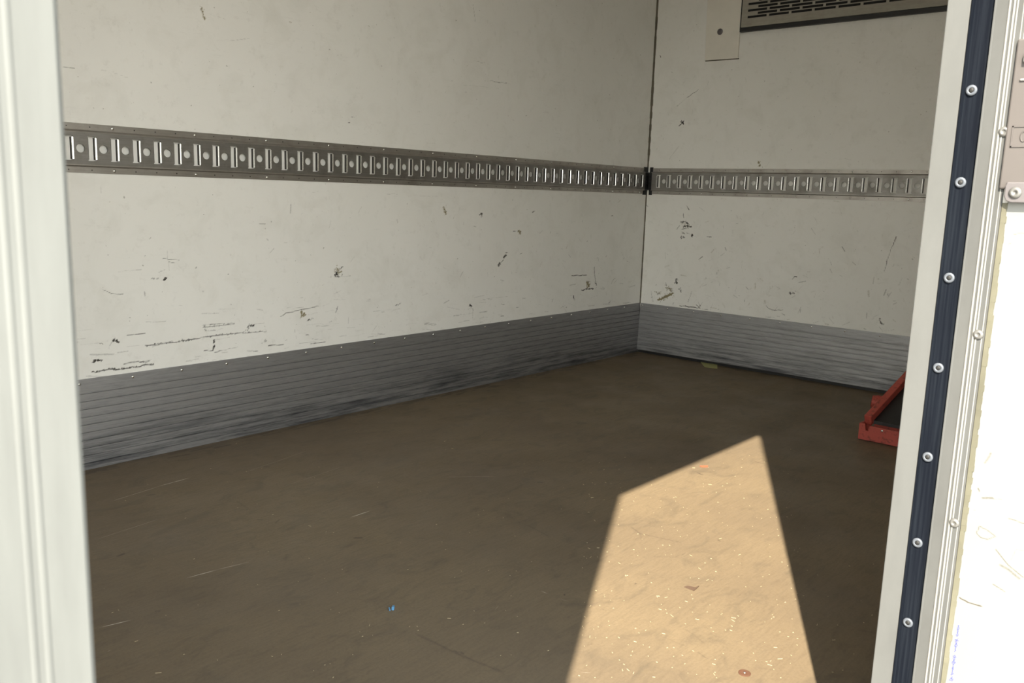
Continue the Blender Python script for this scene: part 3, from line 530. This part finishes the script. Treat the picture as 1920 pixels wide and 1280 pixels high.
# hinge: taupe moulded plate with embossed emblem and a rounded steel strap with a bolt
hb = MB(); hb.box((XD-.0035, .05, .7735), (XD+.004, .2003, .915)); hp = hb.build('hinge_plate', M_hinge, door, bevel=.0015); hp['label'] = 'taupe moulded hinge plate'
hb = MB()
y0, z0 = .1905, .8205
hb.box((XD-.0044, .168, .8325), (XD-.0034, y0+.0045, .8337)); hb.box((XD-.0044, .168, .8135), (XD-.0034, y0+.0045, .8147)); hb.box((XD-.0044, y0+.0033, .8135), (XD-.0034, y0+.0045, .8337))
for k in range(14):
    a0 = 2*math.pi*k/14; a1 = 2*math.pi*(k+1)/14
    hb.tube([(XD-.0038, .1845+.0026*math.cos(a0), .8235+.0048*math.sin(a0)), (XD-.0038, .1845+.0026*math.cos(a1), .8235+.0048*math.sin(a1))], .0006, 5)
hb.build('emblem', M_hinge, hp)
strap = [(.05, .7605), (.1880, .7605), (.1920, .7622), (.1940, .7660), (.1940, .7760), (.1928, .7800), (.05, .7805)]
b = MB(); b.prism([(XD-.0075, y, z) for y, z in strap], (.0055, 0, 0)); st = b.build('hinge_strap', M_brush, door, bevel=.0008); st['label'] = 'rounded steel hinge strap'
b = MB(); b.lathe((XD-.0075, .1846, .7700), (-1, 0, 0), [(.0058, 0), (.0056, .0012), (.0040, .0026), (.0020, .0028), (.0016, .0016)], 24); b.build('bolt', M_rivet, st, smooth=True)
b = MB(); b.box((XD-.0055, .05, .8755), (XD-.003, .1940, .8778)); b.box((XD-.008, .05, .8925), (XD-.002, .1925, .9015)); b.box((XD-.007, .05, .9065), (XD-.002, .1905, .9160)); b.box((XD-.009, .05, .928), (XD+.002, .1900, .960)); c_ = b.build('hinge_cap', M_riblit, door, bevel=.002); c_['label'] = 'white chipped hinge cap'
# faint blue pen scribble on the door panel, running up along the edge (illegible in the photograph)
b = MB(); pts = []
n = 170
for i in range(n):
    f_ = i/(n-1); px = 1783+(1797-1783)*f_; py = 1277-(1277-1172)*f_
    amp = (1.8+1.6*math.sin(i*.37)+1.2*math.sin(i*.11+1))*(0.35 if .45 < f_ < .52 else 1)
    y_, z_ = onJ(px+amp*math.sin(i*1.25), py+1.2*math.cos(i*1.9)); pts.append((XD+.0012, y_, z_))
for seg in ((0, 14), (18, 80), (88, 128), (134, 170)):
    b.tube(pts[seg[0]:seg[1]], .00022, 4)
ik = b.build('pen_writing', M_ink, door, recalc=False); ik['label'] = 'faint blue handwriting'

# ------------------------------------------------------------ lashing rails
Z0, Z1 = .7703, .8918
def rail_map(side):
    if side == 'L': return lambda s, d, z: (s, D-d, z)
    return lambda s, d, z: (L-d, s, z)
def ring(b, mp, s0, s1, z0, z1, hole, d, depth):
    """flat plate cell with a hole (list of (s,z)), plus hole walls going back"""
    cs, cz = (s0+s1)/2, (z0+z1)/2
    def outer(ds, dz):
        k = min(((s1-s0)/2)/abs(ds) if abs(ds) > 1e-9 else 1e9, ((z1-z0)/2)/abs(dz) if abs(dz) > 1e-9 else 1e9)
        return (cs+ds*k, cz+dz*k)
    n = len(hole)
    if n == 4:
        cc = [(s0, z0), (s1, z0), (s1, z1), (s0, z1)]
        for i in range(4):
            a, c, oa, oc = hole[i], hole[(i+1) % 4], cc[i], cc[(i+1) % 4]
            b.quad(mp(oa[0], d, oa[1]), mp(oc[0], d, oc[1]), mp(c[0], d, c[1]), mp(a[0], d, a[1]))
            b.quad(mp(a[0], d, a[1]), mp(c[0], d, c[1]), mp(c[0], d-depth, c[1]), mp(a[0], d-depth, a[1]))
        return
    for i in range(n):
        a, c = hole[i], hole[(i+1) % n]
        oa = outer(a[0]-cs, a[1]-cz); oc = outer(c[0]-cs, c[1]-cz)
        corner = None
        if abs(oa[0]-oc[0]) > 1e-7 and abs(oa[1]-oc[1]) > 1e-7:
            corner = (s0 if min(oa[0], oc[0])-s0 < 1e-7 else s1, z0 if min(oa[1], oc[1])-z0 < 1e-7 else z1)
        if corner:
            i0 = len(b.v); b.v += [mp(oa[0], d, oa[1]), mp(*[corner[0], d, corner[1]]), mp(oc[0], d, oc[1]), mp(c[0], d, c[1]), mp(a[0], d, a[1])]
            b.f.append((i0, i0+1, i0+2, i0+3, i0+4))
        else: b.quad(mp(oa[0], d, oa[1]), mp(oc[0], d, oc[1]), mp(c[0], d, c[1]), mp(a[0], d, a[1]))
        b.quad(mp(a[0], d, a[1]), mp(c[0], d, c[1]), mp(c[0], d-depth, c[1]), mp(a[0], d-depth, a[1]))
def rail(side, slots, s_start, s_end, label):
    mp = rail_map(side); dC = .0105
    root = empty('lashing_rail', mp((s_start+s_end)/2, 0, Z0), label=label, cat='lashing rail')
    b = MB(); fl = MB()
    zc0, zc1 = Z0+.021, Z1-.022; zmid = (zc0+zc1)/2
    # flanges and the two joggles, swept along the wall
    prof = [(.0003, Z0), (.0024, Z0), (.0024, Z0+.0150), (dC, Z0+.0185), (dC, zc0)]
    for (a, c) in zip(prof[:-1], prof[1:]): fl.quad(mp(s_start, a[0], a[1]), mp(s_end, a[0], a[1]), mp(s_end, c[0], c[1]), mp(s_start, c[0], c[1]))
    prof = [(dC, zc1), (dC, Z1-.0215), (dC-.002, Z1-.0195), (.0024, Z1-.0160), (.0024, Z1), (.0003, Z1)]
    for (a, c) in zip(prof[:-1], prof[1:]): fl.quad(mp(s_start, a[0], a[1]), mp(s_end, a[0], a[1]), mp(s_end, c[0], c[1]), mp(s_start, c[0], c[1]))
    hw, hh = .0108, .0300
    prev = s_start
    circ = [(math.cos(2*math.pi*(k+.5)/20), math.sin(2*math.pi*(k+.5)/20)) for k in range(20)]
    lip_list = []; hidden = MB()
    for i, s in enumerate(slots):
        a0, a1 = s-hw-.0022, s+hw+.0022
        # plate between previous cell and this slot, with the round hole
        if a0-prev > .026:
            c = s-P/2
            if c-.0125 > prev-1e-4:
                if c-.0125 > prev+1e-5: b.quad(mp(prev, dC, zc0), mp(c-.0125, dC, zc0), mp(c-.0125, dC, zc1), mp(prev, dC, zc1))
                ring(b, mp, c-.0125, c+.0125, zc0, zc1, [(c+.0108*x, zmid+.0108*y) for x, y in circ], dC, .0022)
                if a0 > c+.0125+1e-5: b.quad(mp(c+.0125, dC, zc0), mp(a0, dC, zc0), mp(a0, dC, zc1), mp(c+.0125, dC, zc1))
            else: b.quad(mp(prev, dC, zc0), mp(a0, dC, zc0), mp(a0, dC, zc1), mp(prev, dC, zc1))
        elif a0 > prev+1e-5: b.quad(mp(prev, dC, zc0), mp(a0, dC, zc0), mp(a0, dC, zc1), mp(prev, dC, zc1))
        hole = [(s-hw, zmid-hh), (s+hw, zmid-hh), (s+hw, zmid+hh), (s-hw, zmid+hh)]
        ring(b, mp, a0, a1, zc0, zc1, hole, dC, .0022)
        for sg in (-1, 1):       # lips rolled back into the slot
            e = s+sg*hw
            cs_ = [(e+sg*.0004, dC+.0009), (e-sg*.0012, dC+.0006), (e-sg*.0026, dC-.0012), (e-sg*.0030, dC-.0034), (e-sg*.0004, dC-.0034)]
            if s > .85: lip_list.append((s, sg))
            else: hidden.prism([mp(x, d, zmid-hh+.003) for x, d in cs_], (0, 0, 2*hh-.006))
        prev = a1
    if s_end > prev: b.quad(mp(prev, dC, zc0), mp(s_end, dC, zc0), mp(s_end, dC, zc1), mp(prev, dC, zc1))
    b.build('slotted_web', M_web, root); fl.build('flange', M_rail, root)
    if hidden.v: tag(hidden.build('slot_lip', M_chrome, root), kind='stuff')
    proto = {}
    for (s, sg) in lip_list:
        if sg not in proto:
            e = sg*hw
            cs_ = [(e+sg*.0004, dC+.0009), (e-sg*.0012, dC+.0006), (e-sg*.0026, dC-.0012), (e-sg*.0030, dC-.0034), (e-sg*.0004, dC-.0034)]
            o_ = Vector(mp(0, 0, 0)); lb = MB(); lb.prism([Vector(mp(x, d, -hh+.003))-o_ for x, d in cs_], (0, 0, 2*hh-.006))
            leg = [(e-sg*.0030, dC-.0034), (e-sg*.0044, dC-.0100), (e-sg*.0020, dC-.0100), (e-sg*.0004, dC-.0034)]
            nf = len(lb.f); lb.prism([Vector(mp(x, d, -hh+.003))-o_ for x, d in leg], (0, 0, 2*hh-.006))
            c = proto[sg] = lb.build('slot_lip', M_lip, recalc=False); c.parent = root
            c.data.materials.append(M_legs)
            for q_ in list(c.data.polygons)[nf:]: q_.material_index = 1
        else: c = proto[sg].copy(); C.objects.link(c)
        c.location = Vector(mp(s, 0, zmid))-root.location
    return root, mp, dC
def fasteners(root, mp, side, slots, big, zs_, dn):
    ax = (0, -1, 0) if side == 'L' else (-1, 0, 0)
    sb = MB(); sb.lathe((0, 0, 0), ax, [(.0042, 0), (.0042, .0006), (.0030, .0020), (.0012, .0025)], 14); scr = None
    db = MB(); db.lathe((0, 0, 0), ax, [(.0016, 0), (.0014, .0005)], 8); hole_disc = None
    for z in zs_:
        for i, s in enumerate(slots):
            loc = Vector(mp(s, dn, z)) - root.location
            if i in big:
                if scr is None: scr = sb.build('screw', M_chrome, smooth=True); scr.parent = root; o = scr
                else: o = scr.copy(); C.objects.link(o)
            else:
                if hole_disc is None: hole_disc = db.build('rivet', M_dark); hole_disc.parent = root; hole_disc['label'] = 'small dark disc standing in for a flange hole'; o = hole_disc  # dark disc in place of the shade in a small flange hole
                else: o = hole_disc.copy(); C.objects.link(o)
            o.location = loc
def end_cap(root, mp, s0, s1, name='end_cap'):
    b = MB()
    pr_ = [(.0002, Z0-.004), (.0045, Z0-.004), (.0045, Z0+.017), (.0135, Z0+.020), (.0135, Z1-.023), (.0045, Z1-.018), (.0045, Z1+.004), (.0002, Z1+.004)]
    p0 = [mp(s0, d, z) for d, z in pr_]; v_ = Vector(mp(s1, 0, 0))-Vector(mp(s0, 0, 0)); b.prism(p0, v_)
    for k in range(5):
        z = Z0+.030+k*.014; c0 = Vector(mp(s0+.002, .0135, z)); b.prism([mp(s0+.001, .0135, z), mp(s1-.001, .0135, z), mp(s1-.001, .0155, z+.002), mp(s0+.001, .0155, z+.002)], (0, 0, .004))
    o = b.build(name, M_black, root); o['label'] = 'black plastic end cap'; return o
slL = [.9006+P*i for i in range(-61, 47)]
railL, mpL, dC = rail('L', slL, slL[0]-.04, L-.030, 'galvanised slotted lashing rail on the long left wall')
vis = [s for s in slL if s > .85]
fasteners(railL, mpL, 'L', vis, set(range(2, 60, 4)), (Z0+.0075, Z1-.0080), .0024)
end_cap(railL, mpL, L-.034, L-.0006)
slR = [2.1800-P*i for i in range(0, 33)][::-1]
railR, mpR, _ = rail('R', slR, slR[0]-.03, D-.026, 'short galvanised slotted lashing rail on the front bulkhead beneath the grille')
visR = [s for s in slR if s > .95]
fasteners(railR, mpR, 'R', visR, set(range(1, 30, 4)), (Z0+.0075, Z1-.0080), .0024)
end_cap(railR, mpR, D-.032, D-.0162)

# ------------------------------------------------------------ ribbed kick plates
def kick(name, side, s0, s1, top, bot, lean, label, screws):
    mp = rail_map(side); root_loc = mp((s0+s1)/2, 0, 0)
    prof = [(.0002, top), (.0032, top), (.0036, top-.002)]
    H_ = top-bot; g0 = top-.0375
    k = 0
    def dd(z): return .0036+lean*(top-z)/H_
    z = g0
    while z > bot+.012:
        prof += [(dd(z)+.0006, z+.0060), (dd(z)+.0006, z+.0018), (max(dd(z)-.0040, .0002), z+.0013), (max(dd(z)-.0040, .0002), z-.0013), (dd(z)+.0006, z-.0018)]
        z -= .0207
    prof += [(dd(bot), bot), (dd(bot)-.003, bot)]
    b = MB(); i0 = 0
    n = len(prof)
    b.prism([mp(s0, d, z) for d, z in prof] , Vector(mp(s1, 0, 0))-Vector(mp(s0, 0, 0)))
    o = b.build(name, M_kick); tag(o, label, 'kick plate', kind='structure')
    ax = (0, -1, 0) if side == 'L' else (-1, 0, 0)
    sb = MB(); sb.lathe((0, 0, 0), ax, [(.0042, 0), (.0040, .0008), (.0026, .0020), (.0010, .0024)], 12); first = None
    for s in screws:
        if first is None: q = first = sb.build('screw', M_chrome, smooth=True); q.parent = o
        else: q = first.copy(); C.objects.link(q)
        q.location = mp(s, .0036, top-.0115)
    return o
kick('baseboard_left', 'L', XB, L-.004, .2435, .0008, .004, 'ribbed grey aluminium kick plate along the long left wall', [1.0363+.1402*i for i in range(-1, 18)])
kick('baseboard_front', 'R', YI, D-.006, .2435, .0150, .014, 'ribbed grey aluminium kick plate on the front bulkhead, its foot standing off the floor', [2.2333-.1412*i for i in range(0, 13)])
# black strip standing in for the shade under the bulkhead kick plate
b = MB(); b.box((L-.007, YI, .0002), (L-.0005, D-.01, .012)); tag(b.build('trim_7', M_black), 'black strip standing in for the shaded gap beneath the bulkhead kick plate', 'gap', kind='structure')

# ------------------------------------------------------------ evaporator grille unit on the bulkhead
gy1, gy0, gz0, gz1 = 1.8135, .62, 1.4700, HC-.02
unit = empty('refrigeration_unit', (L-.02, (gy0+gy1)/2, gz0), label='grey refrigeration unit with slotted air grille high on the bulkhead', cat='refrigeration unit')
px_ = L-.022
b = MB()
b.box((px_+.004, gy0, gz0+.018), (px_+.006, gy1-.006, gz1))      # dark sheet standing in for the shade behind the slots
b.build('slot_shade', M_void, unit)
b = MB()
fz0 = gz0+.018; rows = int((gz1-.03-(gz0+.057))/.0133); sy0 = gy1-.034; sw, sp_ = .0905, .0975
# lower blank band, upper blank band and side bands
FX = px_
def face(y0, y1, z0, z1): b.quad((FX, y0, z0), (FX, y1, z0), (FX, y1, z1), (FX, y0, z1))
zr = gz0+.057-.0040
end_y = gy0+.05
face(gy0, gy1-.006, fz0, zr)
for r_i in range(rows):
    za = zr+r_i*.0133; zb = za+.0096; zn = za+.0133
    y = sy0 if r_i % 2 == 0 else sy0-.0455
    face(y, gy1-.006, za, zb)
    while y-sw > end_y:
        w = .0860 if not (r_i % 2 == 0 and abs(y-sy0) < 1e-6) else .0860
        b.quad((FX, y-w, za), (FX+.003, y-w, za), (FX+.003, y, za), (FX, y, za)); b.quad((FX, y-w, zb), (FX+.003, y-w, zb), (FX+.003, y, zb), (FX, y, zb))
        face(y-sp_, y-w, za, zb); y -= sp_
    face(gy0, y, za, zb); face(gy0, gy1-.006, zb, zn)
face(gy0, gy1-.006, zr+rows*.0133, gz1)
b.quad((FX, gy0, fz0), (FX, gy1-.006, fz0), (L-.002, gy1-.006, fz0), (L-.002, gy0, fz0)); b.quad((FX, gy1-.006, fz0), (FX, gy1-.006, gz1), (L-.002, gy1-.006, gz1), (L-.002, gy1-.006, fz0))
b.build('grille_panel', M_grille, unit)
b = MB(); b.box((L-.020, gy0, gz0), (L-.002, gy1, gz0+.0165)); b.box((L-.020, gy1-.0055, gz0+.0165), (L-.002, gy1, gz1)); o = b.build('rubber_gasket', M_black, unit); o['label'] = 'black rubber gasket'
# narrow cover plate left of it
cov = empty('cover_plate', (L-.01, 1.905, 1.3645), label='narrow cream cover plate with one screw left of the grille', cat='cover plate')
b = MB(); b.prism([(L-.009, 1.9785, 1.366), (L-.009, 1.9940, HC-.02), (L-.009, 1.8200, HC-.02), (L-.009, 1.8180, 1.3640)], (.0085, 0, 0)); b.build('plate', M_gelpanel, cov, bevel=.0015)
b = MB(); b.lathe((L-.009, 1.9123, 1.4829), (-1, 0, 0), [(.0135, 0), (.0135, .0012), (.0115, .0020), (.0085, .0022), (.0080, .0038), (.0030, .0044), (.0025, .003)], 24); o = b.build('screw', M_brush, cov, smooth=True)
b = MB(); b.prism([(L-.0012, 1.9805, 1.3625), (L-.0012, 1.8165, 1.3608), (L-.0012, 1.8160, 1.3650), (L-.0012, 1.9795, 1.3668)], (.001, 0, 0)); b.build('sealant_line', M_corner, cov)

# ------------------------------------------------------------ red steel trolley frame at the right jamb
tr = empty('trolley', (2.85, .80, 0), label='red scuffed steel trolley frame standing on the floor by the right jamb', cat='trolley')
def at_x(px, py, X):
    v_ = ray(px, py); t_ = X/v_.x; return CAM+v_*t_
A0 = at_x(1606, 827, 2.77); 
xb = 2.775
f0 = Vector((xb, .893, .002)); 
b = MB()
# front foot: channel running across, open notch at its left end
zt = .056
prof = [(.895, .003), (.55, .003), (.55, zt-.008), (.862, zt-.004), (.866, .034), (.874, .034), (.877, zt-.001), (.895, zt)]
b.prism([(xb, y, z) for y, z in prof], (.006, 0, 0)); b.prism([(xb+.050, y, z) for y, z in prof], (.006, 0, 0))
b.box((xb+.006, .55, .003), (xb+.050, .895, .009)); b.box((xb+.006, .889, .009), (xb+.050, .895, zt))
b.build('foot_channel', M_red, tr)
# sloping side bar
S0 = Vector((xb+.03, .879, .062)); S1 = at_x(1712, 696, 3.12)
d = (S1-S0).normalized(); side_ = d.cross(Vector((0, 0, 1))).normalized(); up_ = side_.cross(d)
b = MB(); b.obox((S0+S1)/2, d, side_, up_, (S1-S0).length/2, .012, .016); b.build('sloping_bar', M_red, tr, bevel=.002)
# short tube sticking out behind
T0 = at_x(1634, 752, 3.03); T1 = at_x(1672, 760, 3.05)
b = MB(); b.tube([T0, T1], .020, 16); b.build('cross_tube', M_red, tr, smooth=False)
b = MB(); b.lathe(T0, (T0-T1), [(.026, -.03), (.026, -.018), (.021, 0)], 16); b.build('tube_collar', M_red, tr)
# dark plate between bar and foot
q0 = S0+Vector((.015, -.012, .0)); q1 = S1+Vector((.015, -.012, 0))
b = MB(); b.prism([q0, q1, (q1.x, .45, q1.z), (q1.x, .45, .05), (q0.x, .45, .05), (q0.x, q0.y, .05)], (.006, 0, 0)); b.build('dark_plate', M_black, tr)
b = MB(); b.lathe((xb-.002, .822, zt-.012), (-1, 0, 0), [(.004, 0), (.004, .002), (.002, .003)], 12); b.build('bolt', M_chrome, tr, smooth=True)

# ------------------------------------------------------------ litter on the floor
def scrap(name, pts, h, m, label, cat):
    b = MB(); b.prism([(*onF(*p), .0006) for p in pts], (0, 0, h)); return tag(b.build(name, m), label, cat)
scrap('tape_scrap', [(1313,678),(1330,682),(1345,684),(1345,691),(1332,690),(1321,688)], .002, M_tape, 'yellow scrap of tape at the foot of the bulkhead kick plate', 'tape')
scrap('leaf_scrap', [(1283,1101),(1290,1099),(1303,1102),(1311,1099),(1306,1104),(1301,1108),(1293,1105)], .0012, M_brown, 'brown torn leaf scrap in the sunlit patch', 'scrap')
scrap('red_fibre', [(1312,874),(1327,873),(1327,875.5),(1316,876)], .001, M_redfib, 'short bright red fibre near the top edge of the sunlit patch', 'fibre')
x, y = onF(737, 1143)
b = MB(); b.obox((x, y, .004), (.8, .6, 0), (-.6, .8, 0), (0, 0, 1), .0040, .0022, .0032); b.obox((x-.005, y+.004, .002), (.5, .8, .1), (-.8, .5, 0), (0, 0, 1), .0045, .0012, .0014)
tag(b.build('plastic_scrap', M_blue, bevel=.0008), 'tiny blue plastic scrap lying in the shaded floor', 'scrap')
x, y = onF(1396, 1262)
w = empty('floor_screw', (x, y, 0), label='rusty round floor screw with a bright centre in the sunlit patch', cat='screw')
b = MB(); b.lathe((x, y, .0002), (0, 0, 1), [(.0100, 0), (.0100, .0010), (.0085, .0014)], 28); b.build('head', M_rust, w)
b = MB(); b.lathe((x, y, .0016), (0, 0, 1), [(.0022, 0), (.0016, .0008)], 12); b.build('recess', M_chrome, w)
b = MB()
for k in range(420):
    if k < 240: px, py = rng.uniform(1090, 1500), rng.uniform(850, 1275)
    else: px, py = rng.uniform(190, 1650), rng.uniform(800, 1275)
    x, y = onF(px, py); a = rng.uniform(0, math.pi); l = rng.uniform(.0004, .0016) if k % 7 else rng.uniform(.002, .0045)
    if not (.3 < y < 2.2 and x < 3.45): continue
    b.obox((x, y, .0006), (math.cos(a), math.sin(a), 0), (-math.sin(a), math.cos(a), 0), (0, 0, 1), l, .00032, .0003)
tag(b.build('straw_litter', M_fibre, recalc=False), 'pale straw and chaff bits scattered over the plywood floor', 'litter', kind='stuff')
